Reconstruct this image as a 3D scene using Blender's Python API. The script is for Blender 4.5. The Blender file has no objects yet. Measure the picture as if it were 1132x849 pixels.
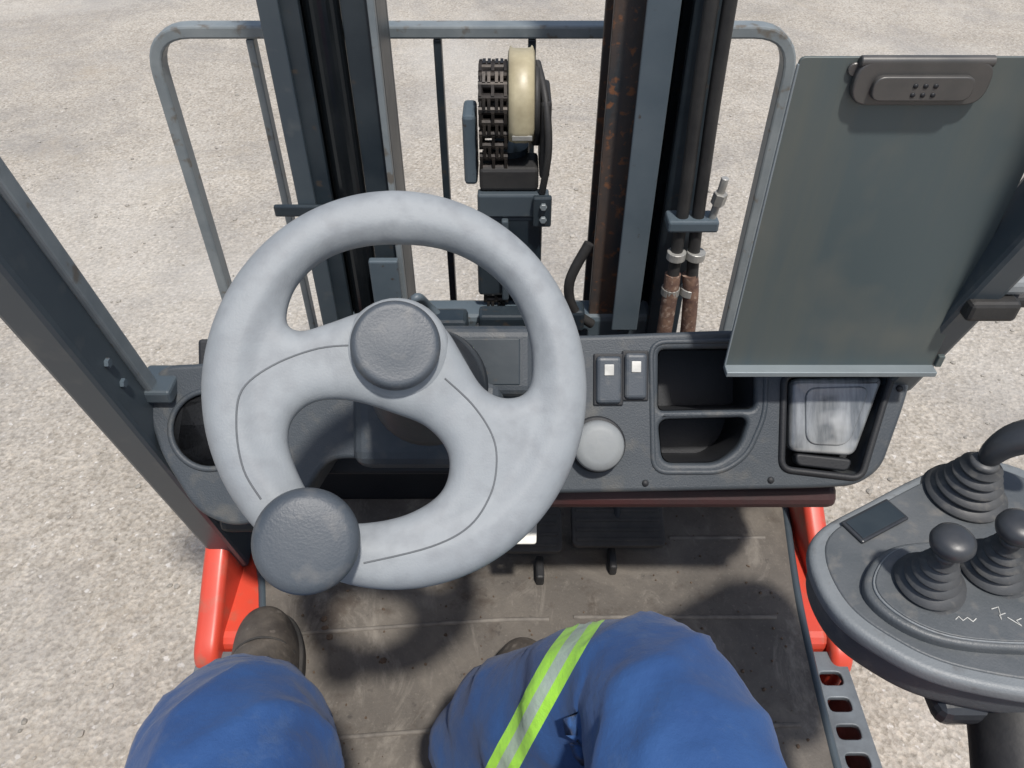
import bpy, bmesh, math, random
from mathutils import Vector, Matrix, noise
random.seed(4)
R=math.radians
scene=bpy.context.scene
scene.view_settings.view_transform='Standard'
scene.view_settings.look='None'
scene.view_settings.exposure=0
# ---------------------------------------------------------------- materials
def mat(name,c1,c2=None,scale=12,rough=.6,metal=0,bump=.15,bscale=150,contrast=(.35,.65),
        speck=None,sscale=200,sth=(.62,.68),rough_var=.15,coat=0,bdist=.002,stretch=None):
    m=bpy.data.materials.new(name);m.use_nodes=True
    nt=m.node_tree;N=nt.nodes;Lk=nt.links
    b=N['Principled BSDF']
    tc=N.new('ShaderNodeTexCoord')
    vec=tc.outputs['Object']
    if stretch:
        mp=N.new('ShaderNodeMapping');mp.inputs['Scale'].default_value=stretch
        Lk.new(vec,mp.inputs['Vector']);vec2=mp.outputs['Vector']
    else: vec2=vec
    n=N.new('ShaderNodeTexNoise');n.inputs['Scale'].default_value=scale;n.inputs['Detail'].default_value=6
    n.inputs['Roughness'].default_value=.62
    Lk.new(vec2,n.inputs['Vector'])
    r=N.new('ShaderNodeValToRGB')
    r.color_ramp.elements[0].position=contrast[0];r.color_ramp.elements[1].position=contrast[1]
    c2=c2 or tuple(x*.8 for x in c1)
    r.color_ramp.elements[0].color=(*c1,1);r.color_ramp.elements[1].color=(*c2,1)
    Lk.new(n.outputs['Fac'],r.inputs['Fac'])
    col=r.outputs['Color']
    if speck:
        s=N.new('ShaderNodeTexNoise');s.inputs['Scale'].default_value=sscale;s.inputs['Detail'].default_value=3
        Lk.new(vec,s.inputs['Vector'])
        sr=N.new('ShaderNodeValToRGB');sr.color_ramp.elements[0].position=sth[0];sr.color_ramp.elements[1].position=sth[1]
        Lk.new(s.outputs['Fac'],sr.inputs['Fac'])
        mx=N.new('ShaderNodeMixRGB');mx.inputs[2].default_value=(*speck,1)
        Lk.new(sr.outputs['Color'],mx.inputs[0]);Lk.new(col,mx.inputs[1]);col=mx.outputs['Color']
    Lk.new(col,b.inputs['Base Color'])
    b.inputs['Metallic'].default_value=metal
    rr=N.new('ShaderNodeMapRange');rr.inputs['To Min'].default_value=max(.05,rough-rough_var);rr.inputs['To Max'].default_value=min(1,rough+rough_var)
    Lk.new(n.outputs['Fac'],rr.inputs['Value']);Lk.new(rr.outputs['Result'],b.inputs['Roughness'])
    if coat: b.inputs['Coat Weight'].default_value=coat;b.inputs['Coat Roughness'].default_value=.15
    if bump:
        bn=N.new('ShaderNodeTexNoise');bn.inputs['Scale'].default_value=bscale;bn.inputs['Detail'].default_value=4
        Lk.new(vec,bn.inputs['Vector'])
        bp=N.new('ShaderNodeBump');bp.inputs['Strength'].default_value=bump;bp.inputs['Distance'].default_value=bdist
        Lk.new(bn.outputs['Fac'],bp.inputs['Height']);Lk.new(bp.outputs['Normal'],b.inputs['Normal'])
    return m
M={}
M['dash']=mat('dash_plastic',(.034,.043,.053),(.052,.061,.070),7,.55,bump=.25,bscale=500,speck=(.10,.098,.09),sscale=35,sth=(.55,.85))
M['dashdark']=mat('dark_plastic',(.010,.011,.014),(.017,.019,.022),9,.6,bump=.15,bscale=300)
M['maroon']=mat('underside_reflection',(.04,.011,.011),(.022,.012,.013),9,.6)  # red reflection under the dash, painted in as a maroon base colour
M['wheel']=mat('wheel_grey',(.215,.235,.252),(.262,.282,.298),9,.6,bump=.2,bscale=600,bdist=.001,speck=(.20,.215,.23),sscale=60,sth=(.45,.75))
M['groove']=mat('groove_line',(.12,.13,.14),None,10,.8,bump=0)
M['cap']=mat('cap_slate',(.048,.059,.073),(.064,.075,.088),14,.5,bump=.15,bscale=500,speck=(.115,.118,.12),sscale=60,sth=(.56,.85))
M['mast']=mat('mast_paint',(.014,.022,.030),(.028,.038,.046),8,.40,bump=.1,bscale=60,speck=(.05,.042,.035),sscale=45,sth=(.64,.74))
M['mastlit']=mat('mast_paint_lit',(.066,.09,.11),(.09,.115,.135),6,.45,bump=.1,bscale=60,speck=(.05,.04,.035),sscale=60,sth=(.66,.74))  # lit copy of the mast paint, daylight put into the paler colour
M['rust']=mat('rusty_rail',(.035,.04,.045),(.085,.055,.04),22,.6,bump=.4,bscale=90,speck=(.18,.08,.04),sscale=75,sth=(.58,.68),stretch=(1,1,.3))
M['rod']=mat('oily_rod',(.02,.025,.03),(.03,.035,.04),10,.22,metal=.7,bump=.03)
M['backrest']=mat('backrest_paint',(.15,.175,.19),(.21,.235,.245),14,.45,bump=.06,bscale=80,speck=(.13,.12,.105),sscale=40,sth=(.6,.7))
M['pillar']=mat('pillar_paint',(.046,.061,.075),(.062,.079,.091),5,.40,bump=.05,bscale=70,speck=(.09,.10,.105),sscale=25,sth=(.6,.8))
M['clip']=mat('clipboard_steel',(.078,.102,.107),(.112,.122,.108),4,.42,metal=.15,bump=.04,bscale=60,speck=(.135,.14,.125),sscale=9,sth=(.52,.85),stretch=(5,1,.5),contrast=(.42,.78))
M['cliplip']=mat('clipboard_edge',(.25,.29,.31),None,9,.4,metal=.3,bump=.05)
M['clipmetal']=mat('clip_dark_metal',(.075,.075,.074),(.105,.10,.095),16,.42,metal=.4,bump=.1,bscale=60)
M['red']=mat('red_paint',(.60,.065,.035),(.50,.055,.032),6,.42,bump=.03,bscale=60,speck=(.33,.12,.08),sscale=30,sth=(.55,.8),coat=.2)
M['rib']=mat('mat_rib',(.20,.18,.155),(.10,.09,.08),24,.75,bump=.3)
M['step']=mat('step_steel',(.17,.19,.205),(.10,.11,.12),14,.5,metal=.2)
M['pedal']=mat('pedal_rubber',(.035,.032,.03),(.07,.062,.055),18,.75,bump=.3)
M['steel']=mat('worn_steel',(.42,.42,.40),(.26,.25,.23),25,.45,metal=.4)
M['tag']=mat('pale_steel_tag',(.66,.66,.62),(.5,.49,.45),25,.5,metal=.1)
M['beige']=mat('beige_guard',(.48,.43,.29),(.30,.26,.17),14,.4,bump=.1)
M['chain']=mat('greasy_chain',(.018,.016,.015),(.05,.042,.036),30,.45,metal=.5)
M['tan']=mat('hose_sleeve',(.19,.115,.08),(.09,.05,.04),60,.8,bump=.5,bscale=250,speck=(.32,.24,.19),sscale=110,sth=(.55,.7))
M['rubber']=mat('black_rubber',(.014,.014,.015),(.03,.029,.028),14,.6,bump=.2)
M['console']=mat('console_grey',(.15,.165,.175),(.18,.195,.205),12,.5,bump=.2,bscale=500,speck=(.11,.11,.11),sscale=70,sth=(.6,.8))
M['consdark']=mat('console_slate',(.072,.081,.088),(.096,.104,.111),12,.5,bump=.2,bscale=400,speck=(.155,.15,.14),sscale=60,sth=(.56,.85))
M['bellow']=mat('bellows_rubber',(.055,.058,.062),(.075,.077,.08),20,.5,bump=.15,speck=(.14,.135,.125),sscale=90,sth=(.55,.8))
M['knobblk']=mat('lever_knob',(.025,.028,.033),(.04,.043,.048),20,.38,bump=.1)
M['lens']=mat('smoky_lens',(.25,.265,.275),(.075,.083,.09),12,.15,bump=.35,bscale=40,speck=(.42,.43,.43),sscale=16,sth=(.52,.75),coat=.9,stretch=(5,.8,.8))
M['white']=mat('white_mark',(.60,.60,.57),(.42,.42,.40),40,.5,bump=0)
M['grey']=mat('light_grey_knob',(.19,.205,.215),(.23,.245,.25),16,.55)
M['orange']=mat('orange_tip',(.70,.13,.05),None,16,.5)
M['boot']=mat('boot_leather',(.045,.038,.033),(.10,.085,.07),22,.65,bump=.5,bscale=130,speck=(.15,.13,.11),sscale=60,sth=(.6,.75))
M['sole']=mat('boot_sole',(.02,.02,.02),(.05,.045,.04),22,.8)
M['seat']=mat('seat_vinyl',(.02,.02,.022),None,10,.5)

def rubber_mat():
    m=bpy.data.materials.new('rubber_mat');m.use_nodes=True
    nt=m.node_tree;N=nt.nodes;Lk=nt.links;b=N['Principled BSDF']
    tc=N.new('ShaderNodeTexCoord');V=tc.outputs['Object']
    def ns(sc,d=6,ro=.6,dist=0,st=None):
        v=V
        if st:
            mp=N.new('ShaderNodeMapping');mp.inputs['Scale'].default_value=st;Lk.new(V,mp.inputs['Vector']);v=mp.outputs['Vector']
        n=N.new('ShaderNodeTexNoise');n.inputs['Scale'].default_value=sc;n.inputs['Detail'].default_value=d
        n.inputs['Roughness'].default_value=ro;n.inputs['Distortion'].default_value=dist;Lk.new(v,n.inputs['Vector']);return n.outputs['Fac']
    def ramp(f,st):
        r=N.new('ShaderNodeValToRGB');e=r.color_ramp.elements
        while len(e)<len(st): e.new(.5)
        for el,(p,c) in zip(e,st): el.position=p;el.color=(*c,1)
        Lk.new(f,r.inputs['Fac']);return r.outputs['Color']
    def mix(a,c,fac):
        x=N.new('ShaderNodeMixRGB');Lk.new(fac,x.inputs[0]);Lk.new(a,x.inputs[1]);x.inputs[2].default_value=(*c,1);return x.outputs['Color']
    c=ramp(ns(5,9,.7,.6),[(.3,(.066,.058,.050)),(.5,(.108,.095,.081)),(.7,(.17,.15,.125))])
    c=mix(c,(.26,.235,.20),ramp(ns(5,8,.75,1.5,(2.2,.9,1)),[(.54,(0,0,0)),(.72,(.8,.8,.8))]))
    c=mix(c,(.045,.03,.02),ramp(ns(9,6,.65),[(.58,(0,0,0)),(.68,(.65,.65,.65))]))
    c=mix(c,(.035,.03,.027),ramp(ns(30,5,.7),[(.62,(0,0,0)),(.70,(.6,.6,.6))]))
    c=mix(c,(.20,.18,.15),ramp(ns(160,3,.6),[(.6,(0,0,0)),(.75,(.5,.5,.5))]))
    Lk.new(c,b.inputs['Base Color']);b.inputs['Roughness'].default_value=.62
    bp=N.new('ShaderNodeBump');bp.inputs['Strength'].default_value=.35;bp.inputs['Distance'].default_value=.002
    Lk.new(ns(220,4),bp.inputs['Height'])
    bp2=N.new('ShaderNodeBump');bp2.inputs['Strength'].default_value=.35;bp2.inputs['Distance'].default_value=.01
    Lk.new(ns(7,3),bp2.inputs['Height']);Lk.new(bp.outputs['Normal'],bp2.inputs['Normal']);Lk.new(bp2.outputs['Normal'],b.inputs['Normal'])
    return m
M['mat']=rubber_mat()
# ---------------------------------------------------------------- builders
def empty(name,loc=(0,0,0)):
    e=bpy.data.objects.new(name,None);e.location=loc;scene.collection.objects.link(e);return e
def finish(me,name,m,parent,smooth=False,mw=None):
    ob=bpy.data.objects.new(name,me);scene.collection.objects.link(ob)
    if m: me.materials.clear();me.materials.append(m)
    if smooth:
        for p in me.polygons:p.use_smooth=True
    if mw is not None: me.transform(mw)
    if parent: ob.parent=parent
    return ob
def evalmesh(ob):
    """evaluate one object in a small scratch scene (fast), return its mesh"""
    sc=bpy.data.scenes.get('scratch') or bpy.data.scenes.new('scratch')
    sc.collection.objects.link(ob)
    vl=sc.view_layers[0];vl.update()
    dg=vl.depsgraph;dg.update()
    me=bpy.data.meshes.new_from_object(ob.evaluated_get(dg),depsgraph=dg)
    bpy.data.objects.remove(ob);return me
def frame(o,x,y,z):
    m=Matrix((Vector(x).normalized(),Vector(y).normalized(),Vector(z).normalized())).transposed().to_4x4()
    m.translation=Vector(o);return m
def box(name,lo,hi,m,parent=None,bev=.003,seg=2,mw=None):
    bm=bmesh.new();bmesh.ops.create_cube(bm,size=1)
    s=[hi[i]-lo[i] for i in range(3)];c=[(hi[i]+lo[i])/2 for i in range(3)]
    for v in bm.verts: v.co=Vector([v.co[i]*s[i]+c[i] for i in range(3)])
    if bev:
        bmesh.ops.bevel(bm,geom=list(bm.edges),offset=min(bev,min(abs(q) for q in s)*.45),segments=seg,profile=.5,affect='EDGES')
    me=bpy.data.meshes.new(name);bm.to_mesh(me);bm.free()
    return finish(me,name,m,parent,False,mw)
def beam(name,p0,p1,w,d,m,parent,up=(0,1,0),bev=.004):
    p0=Vector(p0);p1=Vector(p1);z=(p1-p0);L=z.length;z.normalize()
    x=Vector(up).cross(z).normalized();y=z.cross(x)
    return box(name,(-w/2,-d/2,0),(w/2,d/2,L),m,parent,bev,2,frame(p0,x,y,z))
def lathe(name,prof,m,parent,mw=None,n=40,smooth=True):
    bm=bmesh.new();rings=[]
    for r,z in prof:
        rings.append([bm.verts.new((max(r,1e-5)*math.cos(2*math.pi*i/n),max(r,1e-5)*math.sin(2*math.pi*i/n),z)) for i in range(n)])
    for a,b in zip(rings,rings[1:]):
        for i in range(n): bm.faces.new((a[i],a[(i+1)%n],b[(i+1)%n],b[i]))
    bm.faces.new(rings[0][::-1]);bm.faces.new(rings[-1])
    bmesh.ops.recalc_face_normals(bm,faces=bm.faces)
    me=bpy.data.meshes.new(name);bm.to_mesh(me);bm.free()
    return finish(me,name,m,parent,smooth,mw)
def rod(name,p0,p1,r,m,parent,n=20,bev=.0):
    p0=Vector(p0);p1=Vector(p1);d=p1-p0
    q=d.to_track_quat('Z','Y').to_matrix().to_4x4();q.translation=p0
    L=d.length
    pr=[(0,0),(r-.0008,0),(r,.0008),(r,L-.0008),(r-.0008,L),(0,L)]
    return lathe(name,pr,m,parent,q,n,False)
def catmull(pts,n=8,closed=True):
    out=[];P=[Vector(p) for p in pts];k=len(P)
    rng=range(k) if closed else range(k-1)
    for i in rng:
        if closed: a,b,c,d=P[i-1],P[i],P[(i+1)%k],P[(i+2)%k]
        else: a,b,c,d=P[max(i-1,0)],P[i],P[i+1],P[min(i+2,k-1)]
        for j in range(n):
            t=j/n
            out.append(.5*((2*b)+(c-a)*t+(2*a-5*b+4*c-d)*t*t+(3*b-a-3*c+d)*t**3))
    if not closed: out.append(P[-1])
    return out
def roundpoly(pts,r,n=6):
    out=[];k=len(pts);P=[Vector(p) for p in pts]
    for i in range(k):
        a,b,c=P[i-1],P[i],P[(i+1)%k]
        u=(a-b);v=(c-b);rr=min(r,u.length*.45,v.length*.45)
        p0=b+u.normalized()*rr;p1=b+v.normalized()*rr
        for j in range(n+1):
            t=j/n;out.append((1-t)**2*p0+2*t*(1-t)*b+t*t*p1)
    return out
def tube(name,pts,r,m,parent,smooth_pts=True,mw=None,cyclic=False,n=6,res=4):
    P=catmull([Vector(p) for p in pts],n,cyclic) if smooth_pts else [Vector(p) for p in pts]
    cu=bpy.data.curves.new(name,'CURVE');cu.dimensions='3D';sp=cu.splines.new('POLY')
    sp.points.add(len(P)-1)
    for q,p in zip(sp.points,P): q.co=(*p,1)
    sp.use_cyclic_u=cyclic
    cu.bevel_depth=r;cu.bevel_resolution=res;cu.use_fill_caps=True
    me=evalmesh(bpy.data.objects.new('tmp',cu))
    me.name=name
    return finish(me,name,m,parent,True,mw)
def plate(name,splines,ext,bev,m,parent,mw=None,smooth=False,post=None,bres=3):
    """closed 2-D outlines (first = outline, others = holes), extruded +-ext with rounded edges"""
    cu=bpy.data.curves.new(name,'CURVE');cu.dimensions='2D';cu.fill_mode='BOTH'
    for s in splines:
        sp=cu.splines.new('POLY');sp.points.add(len(s)-1)
        for q,p in zip(sp.points,s): q.co=(p[0],p[1],0,1)
        sp.use_cyclic_u=True
    cu.extrude=ext;cu.bevel_depth=bev;cu.bevel_resolution=bres;cu.offset=-bev
    me=evalmesh(bpy.data.objects.new('tmp',cu))
    me.name=name
    bm=bmesh.new();bm.from_mesh(me);bmesh.ops.remove_doubles(bm,verts=bm.verts,dist=1e-5)
    bmesh.ops.recalc_face_normals(bm,faces=bm.faces);bm.to_mesh(me);bm.free()
    if post: me=post(me)
    return finish(me,name,m,parent,smooth,mw)
def circ(x,y,r,n=48,ry=None):
    return [(x+r*math.cos(2*math.pi*i/n),y+(ry or r)*math.sin(2*math.pi*i/n)) for i in range(n)]
def mm(l): return [(a/1000,b/1000) for a,b in l]
def remesh(vox,smooth_it):
    def f(me):
        ob=bpy.data.objects.new('tmp',me)
        a=ob.modifiers.new('r','REMESH');a.mode='VOXEL';a.voxel_size=vox
        s=ob.modifiers.new('s','SMOOTH');s.factor=.5;s.iterations=smooth_it
        return evalmesh(ob)
    return f
T=Matrix.Translation
# ---------------------------------------------------------------- ground
def ground():
    me=bpy.data.meshes.new('ground');s=150
    me.from_pydata([(-s,-s,0),(s,-s,0),(s,s,0),(-s,s,0)],[],[(0,1,2,3)])
    m=bpy.data.materials.new('compacted_gravel');m.use_nodes=True
    nt=m.node_tree;N=nt.nodes;Lk=nt.links;b=N['Principled BSDF'];b.inputs['Roughness'].default_value=.95
    tc=N.new('ShaderNodeTexCoord');V=tc.outputs['Object']
    def ns(sc,det=6,ro=.6,dist=0,off=0):
        n=N.new('ShaderNodeTexNoise');n.inputs['Scale'].default_value=sc;n.inputs['Detail'].default_value=det
        n.inputs['Roughness'].default_value=ro;n.inputs['Distortion'].default_value=dist
        if off:
            mp=N.new('ShaderNodeMapping');mp.inputs['Location'].default_value=(off,off*.7,0);Lk.new(V,mp.inputs['Vector']);Lk.new(mp.outputs['Vector'],n.inputs['Vector'])
        else: Lk.new(V,n.inputs['Vector'])
        return n.outputs['Fac']
    def ramp(f,stops):
        r=N.new('ShaderNodeValToRGB');e=r.color_ramp.elements
        while len(e)<len(stops): e.new(.5)
        for el,(p,c) in zip(e,stops): el.position=p;el.color=(*c,1)
        Lk.new(f,r.inputs['Fac']);return r.outputs['Color']
    def mix(kind,a,bb,fac):
        x=N.new('ShaderNodeMixRGB');x.blend_type=kind
        if isinstance(fac,float): x.inputs[0].default_value=fac
        else: Lk.new(fac,x.inputs[0])
        Lk.new(a,x.inputs[1])
        if isinstance(bb,tuple): x.inputs[2].default_value=(*bb,1)
        else: Lk.new(bb,x.inputs[2])
        return x.outputs['Color']
    base=ramp(ns(1.1,8,.68,.5),[(.3,(.315,.290,.253)),(.5,(.385,.358,.317)),(.72,(.44,.415,.372))])
    fine=ramp(ns(75,5,.7),[(.32,(.62,.60,.57)),(.5,(.98,.97,.96)),(.68,(1.25,1.25,1.25))])
    c=mix('MULTIPLY',base,fine,1.0)
    vo=N.new('ShaderNodeTexVoronoi');vo.inputs['Scale'].default_value=85;Lk.new(V,vo.inputs['Vector'])
    st=ramp(vo.outputs['Color'],[(.0,(.68,.66,.62)),(.5,(1,1,1)),(1,(1.15,1.12,1.08))])
    c=mix('MULTIPLY',c,st,.8)
    vo2=N.new('ShaderNodeTexVoronoi');vo2.inputs['Scale'].default_value=34;Lk.new(V,vo2.inputs['Vector'])
    st2=ramp(vo2.outputs['Color'],[(.0,(.80,.78,.75)),(.5,(1,1,1)),(1,(1.1,1.09,1.07))])
    c=mix('MULTIPLY',c,st2,.55)
    dk=ramp(ns(38,4,.6),[(.60,(0,0,0)),(.70,(.8,.8,.8))])
    c=mix('MIX',c,(.25,.225,.195),dk)
    lt=ramp(ns(52,3,.5),[(.64,(0,0,0)),(.70,(1,1,1))])
    c=mix('MIX',c,(.54,.515,.48),lt)
    stain=ramp(ns(1.0,8,.72,.5,3.1),[(.48,(0,0,0)),(.66,(.62,.62,.62))])
    c=mix('MIX',c,(.225,.215,.205),stain)
    mud=ramp(ns(1.9,7,.7,.8),[(.55,(0,0,0)),(.68,(.55,.55,.55))])
    c=mix('MIX',c,(.34,.295,.235),mud)
    pale=ramp(ns(.6,6,.6,.3,9.7),[(.52,(0,0,0)),(.72,(.55,.55,.55))])
    c=mix('MIX',c,(.49,.47,.435),pale)
    Lk.new(c,b.inputs['Base Color'])
    bp=N.new('ShaderNodeBump');bp.inputs['Strength'].default_value=.6;bp.inputs['Distance'].default_value=.006
    ma=N.new('ShaderNodeMath');ma.operation='ADD';Lk.new(ns(75,5,.7),ma.inputs[0]);Lk.new(vo.outputs['Distance'],ma.inputs[1])
    Lk.new(ma.outputs[0],bp.inputs['Height']);Lk.new(bp.outputs['Normal'],b.inputs['Normal'])
    finish(me,'ground',m,None)
ground()
# loose stones, one object
bm=bmesh.new()
for i in range(1500):
    x=random.uniform(-2.6,2.6);y=random.uniform(.3,4.2)
    if abs(x)<.5 and y<1.0: continue
    r=random.choice([.003,.004,.005,.006,.009])*random.uniform(.7,1.2)
    vs=bmesh.ops.create_icosphere(bm,subdivisions=1,radius=r)['verts']
    a=random.random()*6
    for v in vs:
        v.co*=random.uniform(.8,1.15);v.co.z*=.6
        v.co=Matrix.Rotation(a,3,'Z')@v.co+Vector((x,y,r*.2))
me=bpy.data.meshes.new('loose_gravel');bm.to_mesh(me);bm.free()
finish(me,'loose_gravel',mat('stone',(.43,.40,.355),(.18,.17,.15),6,.9),None)

# ---------------------------------------------------------------- forklift body
fk=empty('forklift_body')
box('front_chassis',(-.488,.64,.17),(.525,1.0,.485),M['red'],fk,.02,3)
box('rear_chassis',(-.40,-1.15,.17),(.42,.66,.484),M['red'],fk,.02,3)
box('front_bulkhead',(-.43,.925,.48),(.46,.965,.74),M['dashdark'],fk,.01)
prof=roundpoly([(.60,.30),(.605,.485),(.66,.515),(.73,.56),(.80,.60),(.92,.62),(1.0,.60),(1.0,.30)],.04)
YZ=lambda x:frame((x,0,0),(0,1,0),(0,0,1),(1,0,0))
plate('side_skirt_left',[prof],.008,.012,M['red'],fk,YZ(-.487),True)
prof2=roundpoly([(.60,.30),(.605,.485),(.70,.505),(.80,.54),(.92,.60),(1.0,.60),(1.0,.30)],.04)
plate('side_skirt_right',[prof2],.006,.012,M['red'],fk,YZ(.528),True)
mo=roundpoly([(-.462,.925),(-.46,.84),(-.42,.72),(-.405,.60),(-.405,.12),(.445,.12),(.452,.44),(.47,.70),(.505,.925)],.03)
plate('floor_mat',[mo],.004,.004,M['mat'],fk,T((0,0,.493)))
edge=[(x,y,.497) for x,y in [(-.462,.90),(-.458,.84),(-.417,.72),(-.403,.60),(-.403,.15)]]
tube('mat_edge_strip',edge,.007,M['pillar'],fk)
tube('mat_edge_strip_b',[(.508,.92,.497),(.475,.70,.497),(.456,.44,.497),(.45,.14,.497)],.007,M['pillar'],fk)
for i,(y,x0,x1) in enumerate([(.834,.28,.45),(.676,.10,.43),(.672,-.36,.06),(.50,.30,.42),(.50,-.37,-.05),(.335,-.36,.43)]):
    pts=[(x0+(x1-x0)*k/10, y-.06*max(0,(-(x0+(x1-x0)*k/10)))**1.1*1.4,.5002) for k in range(11)]
    tube('mat_rib_%d'%i,pts,.0040,M['rib'],fk,res=2)
for nm,x0,x1 in (('step_right',.455,.535),('step_left',-.505,-.415)):
    xs=[(x0,.635),(x1,.635),(x1,-.1),(x0,-.1)]
    holes=[];yy=.60
    while yy>.0:
        xa,xb=(x0+.03,x1-.015) if x0>0 else (x0+.015,x1-.03)
        holes.append(roundpoly([(xa,yy),(xb,yy),(xb,yy-.022),(xa,yy-.022)],.008,3)[::-1]);yy-=.042
    plate(nm,[roundpoly(xs,.02)]+holes,.003,.002,M['step'],fk,T((0,0,.462)))
    box(nm+'_tray',(x0+.005,-.1,.25),(x1-.005,.60,.26),M['dashdark'],fk,.002)
    box(nm+'_skirt',(x1-.006,-.1,.26) if x0>0 else (x0,-.1,.26),(x1,.60,.455) if x0>0 else (x0+.006,.60,.455),M['step'],fk,.002)
for i,(x,y,r) in enumerate([(-.44,1.27,.25),(.46,1.27,.25),(-.38,-.75,.22),(.40,-.75,.22)]):
    w=.065
    pr=[(0,-w*.5),(r*.5,-w*.6),(r*.55,-w),(r*.9,-w),(r,-w*.75),(r,w*.75),(r*.9,w),(r*.55,w),(r*.5,w*.6),(0,w*.5)]
    lathe('tyre_%d'%i,pr,M['rubber'],fk,T((x,y,r))@Matrix.Rotation(R(90),4,'Y'),48)
box('engine_hood',(-.42,-1.15,.48),(.44,-.02,.80),M['red'],fk,.05,4)
box('counterweight',(-.47,-1.55,.18),(.49,-1.1,.98),M['mast'],fk,.08,5)
box('seat_cushion',(-.24,-.40,.80),(.24,.06,.905),M['seat'],fk,.04,4)
def pil(nm,xf,s,z0,dy=0,w=.048,dp=.078):
    y=lambda z:.685+dy-.262*(z-1.0)
    beam(nm,(xf(z0),y(z0),z0),(xf(2.1),y(2.1),2.1),w,dp,M['pillar'],fk,bev=.007)
    q=s*(w/2+.004);z1=z0+.10
    if s>0:
        beam(nm+'_highlight_strip',(xf(z1)+q,y(z1)+.022,z1),(xf(2.1)+q,y(2.1)+.022,2.1),.010,.020,M['backrest'],fk,bev=.003)  # pale strip painting the highlight along the pillar's inner edge
        for z in (1.02,1.06):
            rod(nm+'_bolt_%d'%int(z*100),(xf(z)+.024,y(z)-.012,z),(xf(z)+.029,y(z)-.012,z),.006,M['mastlit'],fk,6)
pil('front_pillar_left',lambda z:-.480,1,.50)
pil('front_pillar_right',lambda z:.500+.11*(z-1.0),-1,.955,.062,.040,.060)
beam('front_pillar_right_foot',(.478,.955,.49),(.480,.83,.93),.040,.05,M['pillar'],fk)
box('pillar_bracket',(-.47,.70,.955),(-.425,.755,.975),M['pillar'],fk,.004)
# steering column
wc=Vector((-.0885,.458,1.2045))
el=R(46.5);ln=R(10)
n=Vector((math.sin(ln),-math.cos(el)*math.cos(ln),math.sin(el)*math.cos(ln)))
xdir=(Vector((1,0,0))-n*n.x).normalized();ydir=n.cross(xdir)
W=frame(wc,xdir,ydir,n)
hub=wc+ydir*.024
colend=Vector((-.10,.72,.96));cax=(hub-colend).normalized()
rod('steering_column',hub-n*.02,colend,.020,M['dashdark'],fk,28)
cy=cax.cross(Vector((1,0,0))).normalized()
lathe('column_shroud',[(.0,0),(.028,0),(.034,.02),(.05,.10),(.065,.20),(.07,.24),(0,.24)],M['dash'],fk,frame(hub-cax*.05,cy.cross(-cax),cy,-cax))

# ---------------------------------------------------------------- dashboard
ds=empty('dashboard')
D=frame((0,.77,1.02),(1,0,0),(0,.643,.766),(0,-.766,.643))
out=mm([(-448,-46),(-392,-44),(-300,-30),(-191,-8),(97,-8),(281,-1),(370,-9),(511,-52),(499,-99),(472,-178),(440,-200),(390,-203),
        (200,-207),(30,-210),(-20,-190),(-60,-165),(-235,-165),(-280,-235),(-358,-254),(-404,-233),(-448,-160),(-469,-90)])
out=roundpoly(out,.022)
cup=circ(-.385,-.128,.047)
tr1=roundpoly(mm([(186,-26),(309,-24),(309,-102),(186,-104)]),.008)
tr2=roundpoly(mm([(186,-115),(302,-112),(290,-150),(262,-171),(192,-171)]),.014)
lh=roundpoly(mm([(347,-59),(480,-57),(443,-188),(345,-176)]),.014)
plate('dash_panel',[out,cup[::-1],tr1[::-1],tr2[::-1],lh[::-1]],.044,.006,M['dash'],ds,D@T((0,0,-.05)))
box('dash_back',(-.44,-.20,-.115),(.48,-.01,-.1),M['dashdark'],ds,.005,mw=D)
def rim(nm,pts,r,m,z=.0): tube(nm,[(p[0],p[1],z) for p in pts],r,m,ds,False,D,True)
rim('pocket_rim',roundpoly(mm([(176,-16),(322,-14),(322,-108),(300,-160),(268,-182),(180,-182)]),.02),.004,M['dash'],-.002)
rim('cup_rim',circ(-.385,-.128,.050),.004,M['dash'],-.001)
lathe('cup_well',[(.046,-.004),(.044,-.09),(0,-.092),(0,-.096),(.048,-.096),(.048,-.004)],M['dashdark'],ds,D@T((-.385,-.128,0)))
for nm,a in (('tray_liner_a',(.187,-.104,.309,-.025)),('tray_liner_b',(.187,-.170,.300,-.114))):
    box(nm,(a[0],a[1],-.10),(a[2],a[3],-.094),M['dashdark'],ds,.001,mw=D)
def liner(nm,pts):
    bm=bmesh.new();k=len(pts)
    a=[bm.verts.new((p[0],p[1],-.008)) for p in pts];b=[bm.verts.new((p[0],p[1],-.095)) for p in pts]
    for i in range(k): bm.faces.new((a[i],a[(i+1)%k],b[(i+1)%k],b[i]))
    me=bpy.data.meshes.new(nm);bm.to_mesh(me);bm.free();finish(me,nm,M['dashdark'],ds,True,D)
def inset(pts,d):
    cx=sum(p[0] for p in pts)/len(pts);cy_=sum(p[1] for p in pts)/len(pts)
    out=[]
    for p in pts:
        v=Vector((p[0]-cx,p[1]-cy_));l=v.length;out.append((cx+v.x*(l-d)/l,cy_+v.y*(l-d)/l))
    return out
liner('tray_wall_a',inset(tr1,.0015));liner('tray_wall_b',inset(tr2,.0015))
box('lamp_housing',(.345,-.186,-.06),(.480,-.056,-.045),M['dashdark'],ds,.003,mw=D)
plate('lamp_lens',[roundpoly(mm([(354,-62),(474,-60),(438,-162),(354,-156)]),.012)],.008,.007,M['lens'],ds,D@T((0,0,-.016)),True)
rim('lamp_bezel',roundpoly(mm([(345,-57),(483,-55),(445,-190),(343,-178)]),.014),.0045,M['dashdark'],0)
plate('lamp_inner',[roundpoly(mm([(372,-74),(455,-72),(428,-148),(374,-146)]),.016)],.001,.002,M['lens'],ds,D@T((0,0,-.001)),True)
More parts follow.
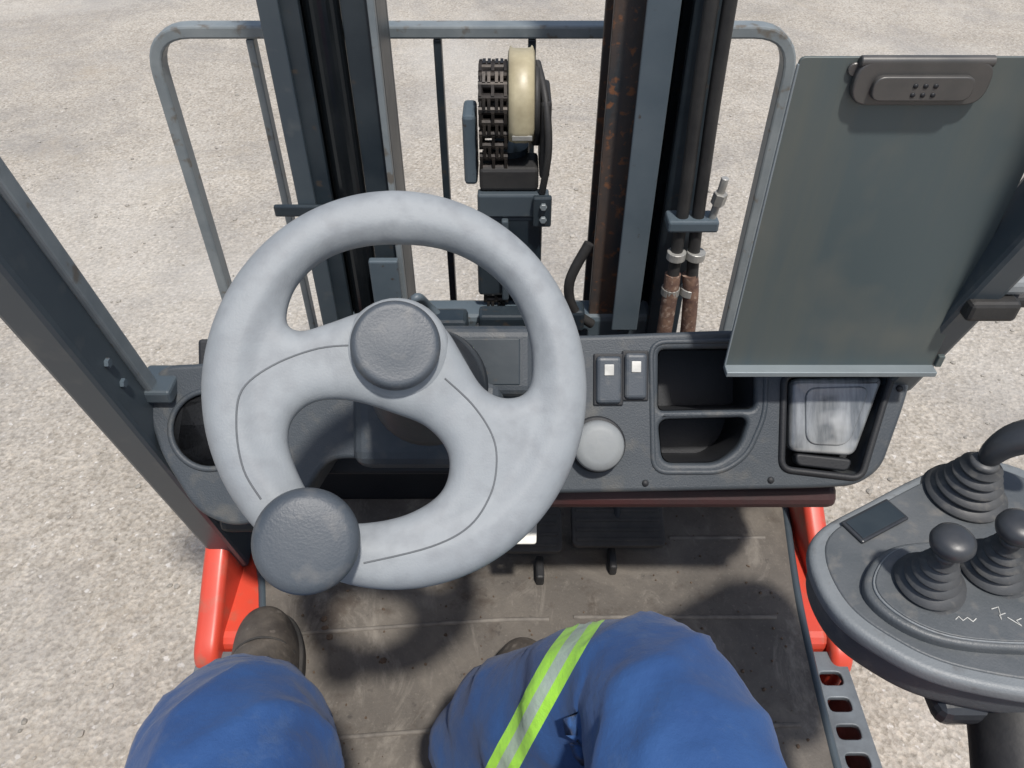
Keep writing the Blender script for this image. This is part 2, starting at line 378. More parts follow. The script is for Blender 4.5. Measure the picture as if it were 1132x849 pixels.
plate('lamp_foot',[roundpoly(mm([(362,-158),(436,-166),(430,-182),(364,-174)]),.008)],.006,.003,M['dashdark'],ds,D@T((0,0,-.012)))
for k,(x0,x1,y0,y1) in enumerate([(.106,.138,-.094,-.034),(.142,.170,-.088,-.030)]):
    box('switch_bezel_%d'%k,(x0-.003,y0-.003,-.004),(x1+.003,y1+.003,.003),M['dashdark'],ds,.002,mw=D)
    box('rocker_switch_%d'%k,(x0,y0,.0),(x1,y1,.012),M['cap'],ds,.005,3,mw=D@Matrix.Rotation(R(2),4,'X'))
    box('switch_label_%d'%k,((x0+x1)/2-.006,y1-.024,.0115),((x0+x1)/2+.006,y1-.010,.0135),M['white'],ds,.0008,mw=D@Matrix.Rotation(R(2),4,'X'))
box('instrument_housing',(-.12,-.085,-.01),(.028,.004,.022),M['dash'],ds,.014,4,mw=D)
box('instrument_screen',(-.10,-.07,.020),(.010,-.012,.0235),M['mast'],ds,.002,mw=D)
box('column_fairing',(-.20,-.175,-.02),(-.01,-.06,.03),M['dash'],ds,.025,4,mw=D)
box('lower_lip',(.02,-.235,-.10),(.43,-.200,-.03),M['maroon'],ds,.012,3,mw=D)  # maroon colour stands in for the red reflected under the lip
box('lower_lip_left',(-.40,-.275,-.13),(-.30,-.24,-.06),M['dashdark'],ds,.012,3,mw=D)
lathe('round_knob',[(0,-.02),(.027,-.02),(.031,.0),(.032,.022),(.029,.028),(.02,.0305),(0,.031)],M['grey'],ds,D@T((.108,-.146,.0)))
lathe('knob_collar',[(0,-.003),(.036,-.003),(.036,.004),(.034,.006),(0,.006)],M['dashdark'],ds,D@T((.108,-.146,0)))
tube('direction_lever',[(-.05,.545,1.09),(.0,.55,1.085),(.05,.555,1.08),(.062,.556,1.08)],.0075,M['knobblk'],ds)
for k,(x,y) in enumerate([(.335,-.03),(.17,-.196),(.33,-.192),(.492,-.075)]):
    lathe('panel_screw_%d'%k,[(0,.0),(.0045,.0),(.004,.0018),(0,.002)],M['dashdark'],ds,D@T((x,y,0)),14)

# ---------------------------------------------------------------- pedals
pd=empty('foot_pedals')
def pedal(nm,x0,x1,y0,y1,z,m):
    A=T(((x0+x1)/2,(y0+y1)/2,z))@Matrix.Rotation(R(22),4,'X')
    w=(x1-x0)/2;h=(y1-y0)/2
    plate(nm,[roundpoly([(-w,-h),(w,-h),(w,h),(-w,h)],.012)],.004,.003,m,pd,A)
    for k in range(4):
        yy=-h+.012+k*(2*h-.024)/3
        box(nm+'_tread%d'%k,(-w+.008,yy-.003,.005),(w-.008,yy+.003,.0085),m,pd,.001,mw=A)
    rod(nm+'_arm',((x0+x1)/2,(y0+y1)/2,z-.005),((x0+x1)/2,y1+.04,z+.06),.007,M['dashdark'],pd)
pedal('brake_pedal',-.02,.085,.770,.850,.555,M['pedal'])
pedal('accelerator_pedal',.102,.262,.785,.860,.55,M['pedal'])
box('pedal_foot_a',(.040,.735,.50),(.054,.78,.525),M['rubber'],pd,.004)
box('pedal_foot_b',(.165,.755,.50),(.178,.80,.525),M['rubber'],pd,.004)
plate('steel_bracket',[roundpoly([(-.020,-.045),(.022,-.045),(.024,.045),(-.016,.045)],.005),circ(0,-.026,.007,16)[::-1]],.0015,.001,M['tag'],pd,T((.014,.725,.705))@Matrix.Rotation(R(25),4,'X'))
rod('bracket_arm',(.012,.76,.725),(.02,.84,.80),.008,M['dashdark'],pd)
lathe('orange_tip',[(0,0),(.009,.002),(.011,.01),(.008,.02),(0,.024)],M['orange'],pd,T((.042,.70,.765)))

# ---------------------------------------------------------------- mast
ma=empty('forklift_mast')
def channel(nm,x0,x1,y0,y1,z0,z1,m,open_right,tf=.014):
    box(nm+'_rear_flange',(x0,y0,z0),(x1,y0+tf,z1),m,ma,.002)
    box(nm+'_front_flange',(x0,y1-tf,z0),(x1,y1,z1),m,ma,.002)
    if open_right: box(nm+'_web',(x0,y0+tf+.001,z0),(x0+.012,y1-tf-.001,z1),m,ma,.001)
    else: box(nm+'_web',(x1-.012,y0+tf+.001,z0),(x1,y1-tf-.001,z1),m,ma,.001)
channel('outer_rail_left',-.345,-.293,1.13,1.27,.08,2.05,M['mast'],True)
channel('outer_rail_right',.250,.307,1.13,1.27,.08,2.05,M['mast'],False)
channel('inner_rail_left',-.240,-.192,1.15,1.27,.10,2.1,M['mast'],False)
channel('inner_rail_right',.143,.195,1.15,1.27,.10,2.1,M['rust'],False)
box('rail_highlight_left',(-.200,1.135,.80),(-.190,1.149,2.1),M['backrest'],ma,.002)  # pale added strip, a painted highlight on the inner rail's edge
box('outer_rail_lit_face',(-.347,1.120,.30),(-.318,1.129,2.04),M['pillar'],ma,.002)  # lighter strip laid on the rail to paint its lit rear face
rod('lift_cylinder_left',(-.268,1.16,.15),(-.268,1.16,1.95),.026,M['rod'],ma,28)
rod('lift_cylinder_right',(.225,1.20,.15),(.225,1.20,1.95),.024,M['rod'],ma,28)
box('hose_guard',(.180,1.10,.76),(.226,1.106,2.05),M['mastlit'],ma,.002)
box('hose_guard_return',(.220,1.107,.76),(.226,1.135,2.05),M['backrest'],ma,.001)
box('rail_plate_left',(-.245,1.11,.66),(-.195,1.125,.90),M['mastlit'],ma,.003)
box('rail_clamp_left',(-.385,1.11,.985),(-.29,1.119,1.005),M['mast'],ma,.003)
box('lower_crossmember',(-.30,1.14,.64),(.26,1.20,.76),M['mastlit'],ma,.010)
box('crossmember_block',(-.06,1.10,.66),(.07,1.138,.79),M['mast'],ma,.006)
box('crossmember_tab_l',(-.20,1.09,.735),(-.08,1.138,.785),M['mast'],ma,.008)
box('crossmember_tab_r',(.07,1.10,.755),(.13,1.138,.80),M['mast'],ma,.006)
for i,x in enumerate((-.06,.045)): rod('cross_bolt_%d'%i,(x,1.139,.74),(x,1.085,.745),.009,M['steel'],ma,6)
box('upper_crossmember',(-.345,1.271,1.92),(.307,1.30,2.04),M['mast'],ma,.008)
box('bottom_crossmember',(-.345,1.10,.10),(.307,1.13,.22),M['mast'],ma,.008)
box('cylinder_bracket',(-.058,1.160,.955),(.062,1.185,.998),M['pillar'],ma,.004)
box('bracket_ear',(.035,1.146,.945),(.066,1.159,1.0),M['mast'],ma,.003)
for z in (.962,.986): rod('bolt_%d'%int(z*1000),(.052,1.145,z),(.052,1.138,z),.006,M['backrest'],ma,6)
box('cylinder_plate',(-.062,1.165,.79),(.052,1.20,.954),M['mast'],ma,.006)
box('plate_rib',(-.018,1.150,.79),(-.006,1.164,.954),M['pillar'],ma,.003)
rod('centre_cylinder',(-.005,1.24,.12),(-.005,1.24,1.05),.034,M['mast'],ma,28)
tube('short_hose',[(-.19,1.10,.80),(-.165,1.09,.84),(-.15,1.12,.80),(-.12,1.12,.76)],.008,M['mastlit'],ma)
tube('short_hose_b',[(.13,1.12,.93),(.10,1.11,.86),(.11,1.11,.80),(.145,1.12,.76)],.009,M['rubber'],ma)
for k,(x,dx) in enumerate([(.268,.0),(.292,.012)]):
    tube('hydraulic_hose_%d'%k,[(x-.01,1.085,1.9),(x-.006,1.085,1.3),(x,1.08,1.05),(x+dx*.3,1.075,.95),(x+dx,1.07,.85),(x+dx*1.6,1.07,.72),(x+dx,1.09,.5)],.010,M['rubber'],ma)
    tube('hose_sleeve_%d'%k,[(x+dx*.35,1.074,.90),(x+dx,1.07,.85),(x+dx*1.6,1.07,.72),(x+dx,1.09,.5)],.0135,M['tan'],ma)
    for z in (.93,.86):
        rod('hose_clamp_%d_%d'%(k,int(z*100)),(x+dx*.6,1.073,z),(x+dx*.65,1.073,z+.014),.0155,M['steel'],ma)
box('hose_block',(.245,1.06,.985),(.325,1.10,1.005),M['mastlit'],ma,.004)
rod('hose_bolt',(.315,1.075,1.0),(.322,1.07,1.075),.006,M['steel'],ma)
rod('hose_fitting',(.318,1.072,1.03),(.320,1.07,1.05),.011,M['steel'],ma,6)
ZS=1.12
sx=T((0,1.24,ZS))@Matrix.Rotation(R(90),4,'Y')
lathe('chain_sheave',[(0,-.052),(.062,-.052),(.062,-.046),(.048,-.044),(.048,-.010),(.062,-.008),(.062,-.006),(0,-.006)],M['chain'],ma,sx)
lathe('hose_sheave',[(0,.002),(.062,.002),(.062,.008),(.052,.014),(.052,.028),(.066,.034),(.066,.044),(0,.044)],M['rubber'],ma,sx)
def chainpt(s):
    zc,yc,r=ZS,1.24,.058
    L=zc-.60
    if s<L: return Vector((0,yc-r,.60+s)),Vector((0,0,1))
    a=(s-L)/r
    if a<math.pi: return Vector((0,yc-r*math.cos(a),zc+r*math.sin(a))),Vector((0,math.sin(a),math.cos(a)))
    return Vector((0,yc+r,zc-(s-L-math.pi*r))),Vector((0,0,-1))
s=0;k=0;parts=bmesh.new()
while s<1.25:
    p,t=chainpt(s);q,_=chainpt(s+.0095)
    nx=Vector((1,0,0));ny=t.cross(nx)
    A=frame(q,nx,ny,t)
    for xo in ((-.050,-.030,-.010) if k%2 else (-.044,-.036,-.024,-.016)):
        v=bmesh.ops.create_cube(parts,size=1)['verts']
        for w in v:
            w.co=Vector((w.co.x*.0048+xo,w.co.y*.018,w.co.z*.0172));w.co=A@w.co
    B=frame(p,ny,t,nx)
    v=bmesh.ops.create_cone(parts,cap_ends=True,segments=10,radius1=.0068,radius2=.0068,depth=.046)['verts']
    for w in v: w.co=B@(w.co+Vector((0,0,-.030)))
    s+=.019;k+=1
me=bpy.data.meshes.new('lift_chain');parts.to_mesh(me);parts.free();finish(me,'lift_chain',M['chain'],ma)
bm=bmesh.new();prev=None
path=[]
for k in range(17):
    a=math.pi*.66-k*math.pi*.66/16
    path.append((1.24-.076*math.cos(a),ZS+.005+.076*math.sin(a)))
path+= [(1.164,1.105),(1.166,1.088)]
for y,z in path:
    row=[bm.verts.new((x,y+dy,z)) for x,dy in ((-.004,.016),(-.002,.004),(.006,-.001),(.022,-.001),(.031,.004),(.034,.016))]
    if prev:
        for i in range(5): bm.faces.new((prev[i],prev[i+1],row[i+1],row[i]))
    prev=row
me=bpy.data.meshes.new('sheave_guard');bm.to_mesh(me);bm.free()
g=finish(me,'sheave_guard',M['beige'],ma,True);sm=g.modifiers.new('s','SOLIDIFY');sm.thickness=.003
box('guard_label',(.0,1.160,1.092),(.032,1.1635,1.100),M['steel'],ma,.001)
box('sheave_block_left',(-.080,1.19,1.00),(-.058,1.26,1.12),M['mastlit'],ma,.006)
box('sheave_block_right',(.045,1.17,1.02),(.062,1.27,1.15),M['rubber'],ma,.006)
box('sheave_yoke',(-.054,1.17,.999),(.044,1.235,1.04),M['rubber'],ma,.006)
tube('hose_over',[(.050,1.165,1.0),(.058,1.155,1.08),(.052,1.18,1.15),(.040,1.24,1.185)],.006,M['rubber'],ma)

# ---------------------------------------------------------------- load backrest + carriage
lb=empty('load_backrest')
def roundpoly_open(pts,r,n=8):
    P=[Vector(p) for p in pts];out=[P[0]]
    for i in range(1,len(P)-1):
        a,b,c=P[i-1],P[i],P[i+1];u=(a-b).normalized()*r;v=(c-b).normalized()*r
        for j in range(n+1):
            t=j/n;out.append((1-t)**2*(b+u)+2*t*(1-t)*b+t*t*(b+v))
    return out+[P[-1]]
def flatbar(nm,pts,w,d,m):
    P=roundpoly_open(pts,.075);bm=bmesh.new();prev=None
    for i,p in enumerate(P):
        a=P[max(i-1,0)];b=P[min(i+1,len(P)-1)]
        t=Vector((b[0]-a[0],b[1]-a[1])).normalized();nn=Vector((-t.y,t.x))
        row=[]
        for sx_,sy_ in ((-1,-1),(-1,1),(1,1),(1,-1)):
            q=Vector(p[:2])+nn*(w/2*sx_);row.append(bm.verts.new((q.x,1.40+d/2*sy_,q.y)))
        if prev:
            for j in range(4): bm.faces.new((prev[j],prev[(j+1)%4],row[(j+1)%4],row[j]))
        else: bm.faces.new(row)
        prev=row
    bm.faces.new(prev[::-1]);bmesh.ops.recalc_face_normals(bm,faces=bm.faces)
    me=bpy.data.meshes.new(nm);bm.to_mesh(me);bm.free();o=finish(me,nm,m,lb)
    bv=o.modifiers.new('b','BEVEL');bv.width=.004;bv.segments=2;bv.limit_method='ANGLE'
flatbar('frame',[(-.630,.35),(-.630,1.185),(.492,1.185),(.492,.35)],.022,.034,M['backrest'])
for i,x in enumerate((-.455,-.29,-.130,.035,.19,.335)):
    box('bar_%d'%i,(x-.007,1.388,.36),(x+.007,1.412,1.172),M['backrest'] if i in(0,5) else M['mast'],lb,.002)
box('carriage_upper',(-.62,1.375,.40),(.48,1.41,.50),M['mast'],lb,.006)
box('carriage_lower',(-.62,1.375,.10),(.48,1.41,.20),M['mast'],lb,.006)
for i,x in enumerate((-.36,.22)):
    box('fork_shank_%d'%i,(x-.05,1.42,.06),(x+.05,1.46,.54),M['mast'],lb,.006)
    box('fork_blade_%d'%i,(x-.05,1.42,.05),(x+.05,1.95,.085),M['mast'],lb,.006)

# ---------------------------------------------------------------- steering wheel
sw=empty('steering_wheel')
up=mm([(-91,51),(-85,77),(-66,99),(-39.4,112),(-6.6,117),(29.9,115),(61,103),(86,82),(101,55),(107,29),(106,5),(98,-6),(81,-8),(65,.7),(50.4,22.6),(35.8,46),(19,58),(-.7,63),(-28.5,60.6),(-57.7,50),(-80,43)])
lo=mm([(-86,-51),(-85,-28),(-68,-13),(-39.4,-11.7),(-6.6,-21.2),(21.2,-32.9),(38,-55),(34,-82),(11.7,-99),(-17.5,-107),(-46.7,-106),(-70,-86)])
def surfk(x,y):
    r=math.hypot(x,y/1.03);k=max(0,min(1,(.128-r)/.02));return k*k*(3-2*k)
def shape(me):
    me=remesh(.0022,12)(me)
    for v in me.vertices:
        x,y,z=v.co
        if z>0: v.co.z=z*(1-.28*surfk(x,y))+.006*max(0,1-math.hypot(x,y-.03)/.06)
    return me
plate('wheel_rim_and_spokes',[circ(0,0,.1525,96,ry=.1600),catmull(up,5)[::-1],catmull(lo,5)[::-1]],.002,.0175,M['wheel'],sw,W,True,shape,6)
g1=mm([(-104,-87),(-117,-65),(-123,-34),(-120,-5),(-99,14),(-65,28),(-34,31)])
g2=mm([(33,6),(55,-14),(71,-38),(75,-60),(70,-86),(53,-110),(23,-125),(-28,-136)])
for i,g in enumerate((g1,g2)):
    pts=[(p.x,p.y,.0193*(1-.28*surfk(p.x,p.y))+.006*max(0,1-math.hypot(p.x,p.y-.03)/.06)) for p in catmull(g,6,False)]
    tube('seam_%d'%i,pts,.0008,M['groove'],sw,False,W)
lathe('hub_base',[(0,-.03),(.040,-.03),(.043,.0),(.041,.012),(.037,.018),(0,.02)],M['wheel'],sw,W@T((-.004,.029,0)))
lathe('hub_cap',[(0,.0),(.0335,.002),(.0345,.02),(.0345,.030),(.0325,.035),(.030,.0365),(.027,.0360),(.015,.0375),(0,.038)],M['cap'],sw,W@T((-.006,.030,0)),64)
lathe('spinner_knob',[(0,.012),(.018,.012),(.02,.022),(.033,.028),(.037,.036),(.038,.050),(.0372,.056),(.0345,.0605),(.029,.0622),(.015,.0632),(0,.0635)],M['cap'],sw,W@T((-.068,-.115,-.002)),64)

# ---------------------------------------------------------------- clipboard
cb=empty('clipboard')
CB=frame((.255,.70,1.018),(1,0,0),(0,0,1),(0,-1,0))
plate('board',[roundpoly([(0,0),(.247,0),(.247,.362),(0,.362)],.006)],.001,.0008,M['clip'],cb,CB)
box('bottom_lip',(-.001,-.003,-.002),(.248,.004,.016),M['cliplip'],cb,.001,mw=CB)
box('left_edge',(-.0015,.004,-.0005),(.0005,.356,.003),M['cliplip'],cb,.0005,mw=CB)
box('lip_catch',(.2485,.004,.0),(.256,.020,.006),M['clip'],cb,.001,mw=CB)
plate('clip_plate',[roundpoly([(.050,.322),(.172,.322),(.172,.362),(.050,.362)],.018)],.002,.002,M['clipmetal'],cb,CB@T((0,0,.007)))
plate('clip_mouth',[roundpoly([(.066,.328),(.156,.328),(.156,.350),(.066,.350)],.010)],.002,.0015,M['clipmetal'],cb,CB@T((0,0,.013)))
for k in range(6):
    lathe('clip_hole_%d'%k,[(0,0),(.0022,0),(.0022,.0006),(0,.0008)],M['dashdark'],cb,CB@T((.103+.009*(k%3),.334+.008*(k//3),.0166)),12)
rod('clip_hinge',CB@Vector((.052,.360,.006)),CB@Vector((.170,.360,.006)),.005,M['clipmetal'],cb)
rod('rivet_l',CB@Vector((.05,.352,.001)),CB@Vector((.05,.352,.005)),.006,M['clipmetal'],cb)
box('mount_arm',(.36,.704,1.10),(.50,.716,1.13),M['pillar'],cb,.003)
box('mount_clamp',(.497,.672,1.105),(.552,.760,1.130),M['rubber'],cb,.005)
box('mount_clamp_pad',(.506,.685,1.131),(.560,.745,1.150),M['grey'],cb,.006)
rod('mount_knob',(.552,.70,1.118),(.580,.70,1.120),.011,M['rubber'],cb)

# ---------------------------------------------------------------- lever console
lc=empty('control_lever_console')
co=[(.276,.418),(.283,.368),(.313,.332),(.358,.305),(.44,.288),(.53,.285),(.565,.40),(.55,.51),(.50,.548),(.436,.533),(.353,.490),(.294,.455)]
cs=catmull(co,6)
def scl(pts,k,c=(.42,.42)): return [((p[0]-c[0])*k+c[0],(p[1]-c[1])*k+c[1]) for p in pts]
plate('console_body',[scl(cs,.94)],.014,.014,M['consdark'],lc,T((0,0,.990)),True)
plate('console_top',[cs],.003,.006,M['console'],lc,T((0,0,1.013)))
plate('console_inlay',[scl(cs,.90)],.001,.002,M['consdark'],lc,T((0,0,1.0205)))
lp=catmull([(.312,.388),(.322,.356),(.361,.332),(.43,.325),(.50,.33),(.515,.40),(.48,.432),(.40,.435),(.345,.425)],6)
plate('lever_plate',[lp],.004,.004,M['consdark'],lc,T((0,0,1.025)))
plate('lever_plate_trim',[scl(lp,.93,(.41,.38))],.0005,.001,M['console'],lc,T((0,0,1.0335)))
plate('lever_plate_inset',[scl(lp,.91,(.41,.38))],.0005,.001,M['consdark'],lc,T((0,0,1.0348)))
PD=T((.350,.463,1.0245))@Matrix.Rotation(R(28),4,'Z')
box('switch_pad',(-.031,-.014,-.001),(.031,.014,.003),M['knobblk'],lc,.003,mw=PD)
box('switch_pad_face',(-.028,-.011,.003),(.028,.011,.0038),M['mast'],lc,.0005,mw=PD)
def bell(r0,r1,h,nr):
    pr=[(0,0),(r0*1.12,0),(r0*1.12,.003)]
    for i in range(nr):
        a=i/nr;b=(i+.5)/nr
        ra=r0+(r1-r0)*a**.75;rb=r0+(r1-r0)*b**.75
        pr+=[(ra-.0045,.004+h*a),(ra+.001,.004+h*(a+.15/nr)),(ra+.002,.004+h*(a+.45/nr)),(rb-.0045,.004+h*(a+.75/nr))]
    return pr+[(r1,h+.004),(r1*.8,h+.008),(0,h+.008)]
kn=[(0,0),(.006,0),(.0075,.004),(.0125,.009),(.0165,.014),(.0178,.019),(.0165,.024),(.012,.0275),(.006,.029),(0,.0292)]
for i,(x,y,lx,ly) in enumerate([(.366,.385,-4,3),(.430,.400,-6,3),(.487,.392,-5,3)]):
    A=T((x,y,1.035))@Matrix.Rotation(R(lx),4,'Y')@Matrix.Rotation(R(ly),4,'X')
    lathe('lever_boot_%d'%i,bell(.027,.0085,.042,5),M['bellow'],lc,A)
    lathe('lever_knob_%d'%i,kn,M['knobblk'],lc,A@T((0,0,.048)))
A=T((.452,.497,1.020))
lathe('joystick_boot',bell(.036,.014,.047,5),M['bellow'],lc,A)
def skin(nm,verts,edges,rad,m,parent,sub=2,smooth=True,root=0):
    me=bpy.data.meshes.new(nm);me.from_pydata([tuple(v) for v in verts],edges,[])
    ob=bpy.data.objects.new('tmp',me)
    md=ob.modifiers.new('sk','SKIN');md.use_smooth_shade=True
    for i,r in enumerate(rad):
        sv=me.skin_vertices[0].data[i];sv.radius=r if isinstance(r,tuple) else (r,r);sv.use_root=(i==root)
    ss=ob.modifiers.new('ss','SUBSURF');ss.levels=sub;ss.render_levels=sub
    m2=evalmesh(ob);m2.name=nm
    return finish(m2,nm,m,parent,smooth)
skin('joystick_grip',[(.452,.497,1.068),(.455,.497,1.090),(.468,.496,1.108),(.490,.492,1.115),(.515,.486,1.108),(.53,.48,1.095)],[(0,1),(1,2),(2,3),(3,4),(4,5)],[.010,.013,.018,.019,.017,.012],M['knobblk'],lc)
tube('support_arm',[(.45,.36,.96),(.44,.30,.945),(.43,.22,.90),(.43,.10,.80),(.43,-.05,.74)],.036,M['rubber'],lc)
box('support_block',(.37,.30,.94),(.50,.36,.97),M['knobblk'],lc,.012,3)
def scrib(nm,c,pts): tube(nm,[(c[0]+a,c[1]+b,1.0368) for a,b in pts],.0005,M['white'],lc,False,res=1)
scrib('marking_a',(.385,.348),[(-.010,.002),(-.006,.005),(-.004,.001),(.001,.004),(.004,.0),(.008,.003)])
scrib('marking_b',(.414,.354),[(-.004,.006),(.003,.008),(.0,-.004),(.0,.0),(.006,.002)])
scrib('marking_c',(.424,.347),[(-.004,.005),(.004,-.003),(.002,.002),(.007,.004)])

# ---------------------------------------------------------------- operator (lower body)
op=empty('operator')
tm=bpy.data.materials.new('blue_work_trousers');tm.use_nodes=True
rk=Vector((.130,.318,.985));ra=Vector((-.045,.400,.625))
lk=Vector((-.222,.272,.985));la=Vector((-.350,.44,.61))
bc=Vector((.024,.327,.94));bn=(Vector((.80,-.50,-.16))).normalized()
def trousers(m):
    nt=m.node_tree;N=nt.nodes;Lk=nt.links;b=N['Principled BSDF'];b.inputs['Roughness'].default_value=.85
    b.inputs['Sheen Weight'].default_value=.08
    tc=N.new('ShaderNodeTexCoord');V=tc.outputs['Object']
    def ns(sc,d=5,ro=.6):
        n=N.new('ShaderNodeTexNoise');n.inputs['Scale'].default_value=sc;n.inputs['Detail'].default_value=d;n.inputs['Roughness'].default_value=ro
        Lk.new(V,n.inputs['Vector']);return n.outputs['Fac']
    r=N.new('ShaderNodeValToRGB');r.color_ramp.elements[0].position=.3;r.color_ramp.elements[1].position=.7
    r.color_ramp.elements[0].color=(.010,.046,.155,1);r.color_ramp.elements[1].color=(.020,.074,.215,1)
    Lk.new(ns(9),r.inputs['Fac'])
    d=N.new('ShaderNodeValToRGB');d.color_ramp.elements[0].position=.54;d.color_ramp.elements[1].position=.8
    d.color_ramp.elements[1].color=(.55,.55,.55,1)
    Lk.new(ns(26,8,.75),d.inputs['Fac'])
    mx=N.new('ShaderNodeMixRGB');mx.inputs[2].default_value=(.075,.12,.21,1)
    Lk.new(d.outputs['Color'],mx.inputs[0]);Lk.new(r.outputs['Color'],mx.inputs[1])
    sub=N.new('ShaderNodeVectorMath');sub.operation='SUBTRACT';Lk.new(V,sub.inputs[0]);sub.inputs[1].default_value=tuple(bc)
    dot=N.new('ShaderNodeVectorMath');dot.operation='DOT_PRODUCT';Lk.new(sub.outputs[0],dot.inputs[0]);dot.inputs[1].default_value=tuple(bn)
    ab=N.new('ShaderNodeMath');ab.operation='ABSOLUTE';Lk.new(dot.outputs['Value'],ab.inputs[0])
    dirt=N.new('ShaderNodeMapRange');dirt.inputs['From Min'].default_value=.3;dirt.inputs['From Max'].default_value=.7
    dirt.inputs['To Min'].default_value=.8;dirt.inputs['To Max'].default_value=1.0;Lk.new(ns(35,5,.7),dirt.inputs['Value'])
    c=mx.outputs['Color']
    for half,col in ((.0145,(.38,.78,.05)),(.0050,(.33,.40,.37))):
        lt=N.new('ShaderNodeMath');lt.operation='LESS_THAN';lt.inputs[1].default_value=half;Lk.new(ab.outputs[0],lt.inputs[0])
        ml=N.new('ShaderNodeMath');ml.operation='MULTIPLY';Lk.new(lt.outputs[0],ml.inputs[0]);Lk.new(dirt.outputs['Result'],ml.inputs[1])
        m2=N.new('ShaderNodeMixRGB');m2.inputs[2].default_value=(*col,1)
        Lk.new(ml.outputs[0],m2.inputs[0]);Lk.new(c,m2.inputs[1]);c=m2.outputs['Color']
    sp=N.new('ShaderNodeSeparateXYZ');Lk.new(V,sp.inputs[0])
    gt=N.new('ShaderNodeMath');gt.operation='GREATER_THAN';gt.inputs[1].default_value=-.12;Lk.new(sp.outputs['X'],gt.inputs[0])
    mf=N.new('ShaderNodeMixRGB');Lk.new(gt.outputs[0],mf.inputs[0]);Lk.new(mx.outputs['Color'],mf.inputs[1]);Lk.new(c,mf.inputs[2])
    Lk.new(mf.outputs['Color'],b.inputs['Base Color'])
    bp=N.new('ShaderNodeBump');bp.inputs['Strength'].default_value=.4;bp.inputs['Distance'].default_value=.001
    Lk.new(ns(700,2),bp.inputs['Height'])
    bp2=N.new('ShaderNodeBump');bp2.inputs['Strength'].default_value=.45;bp2.inputs['Distance'].default_value=.012
    Lk.new(ns(20,4,.5),bp2.inputs['Height']);Lk.new(bp.outputs['Normal'],bp2.inputs['Normal'])
    Lk.new(bp2.outputs['Normal'],b.inputs['Normal'])
trousers(tm)
V=[(0,-.20,.98),(0,-.21,1.10),(.10,-.14,.965),(.125,.10,.985),(.133,.22,.992),rk,rk.lerp(ra,.25),rk.lerp(ra,.6),ra,
   (-.11,-.14,.965),(-.17,.08,.985),(-.208,.19,.992),lk,lk.lerp(la,.25),lk.lerp(la,.6),la]
E=[(0,1),(0,2),(2,3),(3,4),(4,5),(5,6),(6,7),(7,8),(0,9),(9,10),(10,11),(11,12),(12,13),(13,14),(14,15)]
Rd=[.12,.13,.10,.096,.090,.082,.088,.098,.100,.10,.096,.092,.082,.080,.076,.07]
o=skin('work_trousers',V,E,Rd,tm,op,4)
me=o.data
for v in me.vertices:
    p=v.co;nn=v.normal
    a=noise.noise(p*8)*.008+noise.noise(p*16+Vector((3,1,2)))*.004
    q=Vector((p.x*7+p.z*4,p.y*12-p.x*5,p.z*13))
    rdg=1-abs(noise.noise(q))*2.2
    a+=max(0,rdg)**2*.007
    q2=Vector((p.x*20-p.y*14,p.y*9+p.x*5,p.z*22))
    a+=max(0,1-abs(noise.noise(q2))*2.6)**2*.0022
    v.co=p+nn*(a-.003)
def boot(nm,ank,toe,m):
    ank=Vector((ank[0],ank[1],0));toe=Vector((toe[0],toe[1],0))
    y=(toe-ank).normalized();x=y.cross(Vector((0,0,1)))
    A=frame((ank.x,ank.y,.502),x,y,(0,0,1))
    secs=[(-.085,.018,.045),(-.075,.030,.085),(-.04,.037,.125),(.0,.040,.130),(.04,.041,.105),(.08,.045,.085),(.12,.050,.072),(.155,.050,.066),(.185,.043,.060),(.205,.030,.048),(.215,.012,.03)]
    bm=bmesh.new();prev=None;n=20
    for s,w,h in secs:
        row=[]
        for i in range(n):
            a=2*math.pi*i/n;c,sn=math.cos(a),math.sin(a)
            xx=w*math.copysign(abs(c)**.8,c)
            zz=h*max(0,sn)**.8 if sn>0 else 0
            row.append(bm.verts.new((xx,s,.018+zz)))
        if prev:
            for i in range(n): bm.faces.new((prev[i],prev[(i+1)%n],row[(i+1)%n],row[i]))
        else: bm.faces.new(row)
        prev=row
    bm.faces.new(prev[::-1]);bmesh.ops.recalc_face_normals(bm,faces=bm.faces)
    me=bpy.data.meshes.new(nm);bm.to_mesh(me);bm.free()
    ob=finish(me,nm+'_upper',m,op,True,A);s=ob.modifiers.new('s','SUBSURF');s.levels=2;s.render_levels=2
    ol=[(w+.004,s) for s,w,h in secs]+[(-w-.004,s) for s,w,h in secs[::-1]]
    plate(nm+'_sole',[catmull(ol,3)],.010,.003,M['sole'],op,A@T((0,0,.012)))
    lathe(nm+'_shaft',[(0,.10),(.043,.10),(.047,.14),(.05,.2),(0,.2)],m,op,A@T((0,-.03,0)))
    tube(nm+'_toe_seam',[(-.046,.125,.048),(-.030,.132,.078),(0,.135,.0905),(.030,.132,.078),(.046,.125,.048)],.0016,M['sole'],op,mw=A)
    for k in range(4):
        tube(nm+'_lace_%d'%k,[(-.022,.03+.018*k,.018+.108-.012*k),(0,.036+.018*k,.018+.121-.013*k),(.022,.03+.018*k,.018+.108-.012*k)],.0028,M['sole'],op,mw=A)
boot('left_boot',(-.345,.455),(-.388,.66),M['boot'])
boot('right_boot',(-.01,.400),(.020,.60),M['boot'])
bm=bmesh.new()
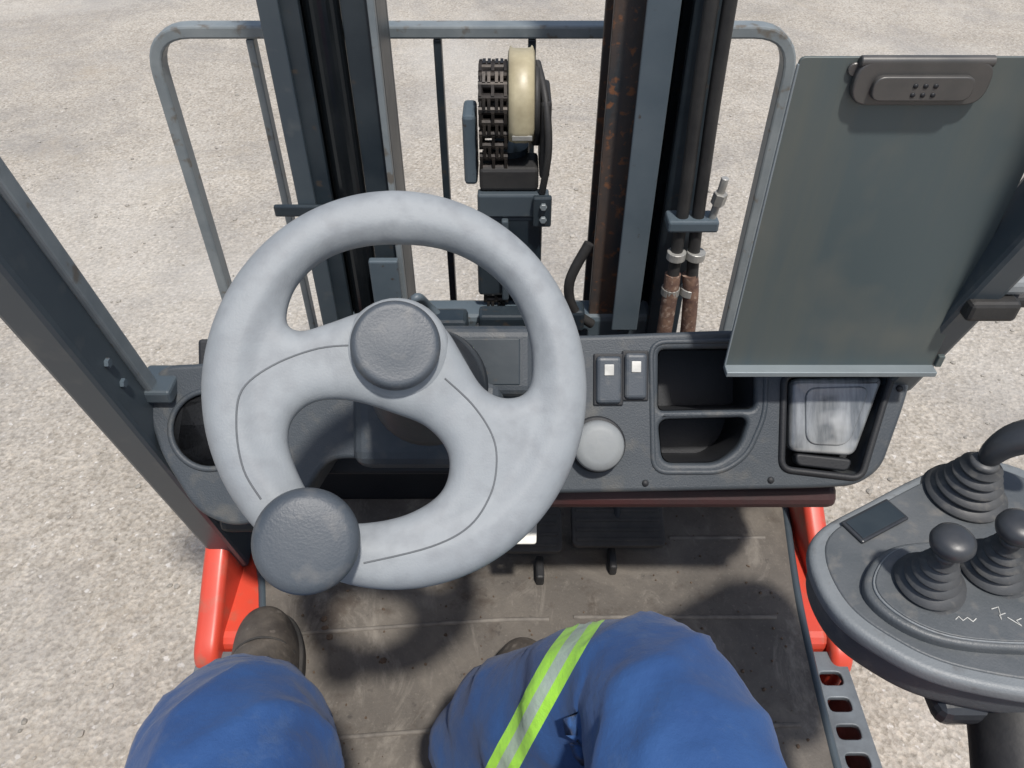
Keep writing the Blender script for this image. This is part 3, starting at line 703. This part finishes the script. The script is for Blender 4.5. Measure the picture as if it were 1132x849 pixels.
for i in range(300):
    x=random.uniform(-.40,.44);y=random.uniform(.2,.9)
    r=random.choice([.0012,.0018,.0025,.0032])*random.uniform(.6,1.1)
    for v in bmesh.ops.create_icosphere(bm,subdivisions=1,radius=r)['verts']:
        v.co=v.co*random.uniform(.7,1.2)+Vector((x,y,.502))
for x,y in ((-.30,.655),(-.29,.64),(-.305,.672),(-.20,.60)):
    for v in bmesh.ops.create_icosphere(bm,subdivisions=1,radius=.006)['verts']:
        v.co=Vector((v.co.x*random.uniform(.7,1.3),v.co.y,v.co.z*.5))+Vector((x,y,.502))
me=bpy.data.meshes.new('dirt_crumbs');bm.to_mesh(me);bm.free()
finish(me,'dirt_crumbs',mat('dirt',(.14,.10,.07),(.07,.045,.03),5,.9),fk)

# ---------------------------------------------------------------- light
w=bpy.data.worlds.new('World');scene.world=w;w.use_nodes=True
nt=w.node_tree;sky=nt.nodes.new('ShaderNodeTexSky');sky.sky_type='NISHITA';sky.sun_disc=False
EL=R(67);AZ=R(156)   # azimuth measured clockwise from +Y
sky.sun_elevation=EL;sky.sun_rotation=AZ;sky.air_density=1.2;sky.dust_density=2.5
nt.links.new(sky.outputs[0],nt.nodes['Background'].inputs['Color']);nt.nodes['Background'].inputs['Strength'].default_value=.12
sl=bpy.data.lights.new('sun','SUN');sl.energy=4.2;sl.angle=R(3);sl.color=(1,.955,.895)
so=bpy.data.objects.new('sun',sl);scene.collection.objects.link(so)
d=Vector((math.sin(AZ)*math.cos(EL),math.cos(AZ)*math.cos(EL),math.sin(EL)))
so.rotation_euler=d.to_track_quat('Z','Y').to_euler();so.location=d*10
sc=bpy.data.scenes.get('scratch')
if sc: bpy.data.scenes.remove(sc)
# ---------------------------------------------------------------- camera
cam=bpy.data.cameras.new('camera');cam.sensor_width=36;cam.lens=36*850/1132;cam.clip_start=.02;cam.clip_end=500
c=bpy.data.objects.new('camera',cam);scene.collection.objects.link(c)
c.location=(0,0,1.62);c.rotation_euler=(R(48),0,0);scene.camera=c
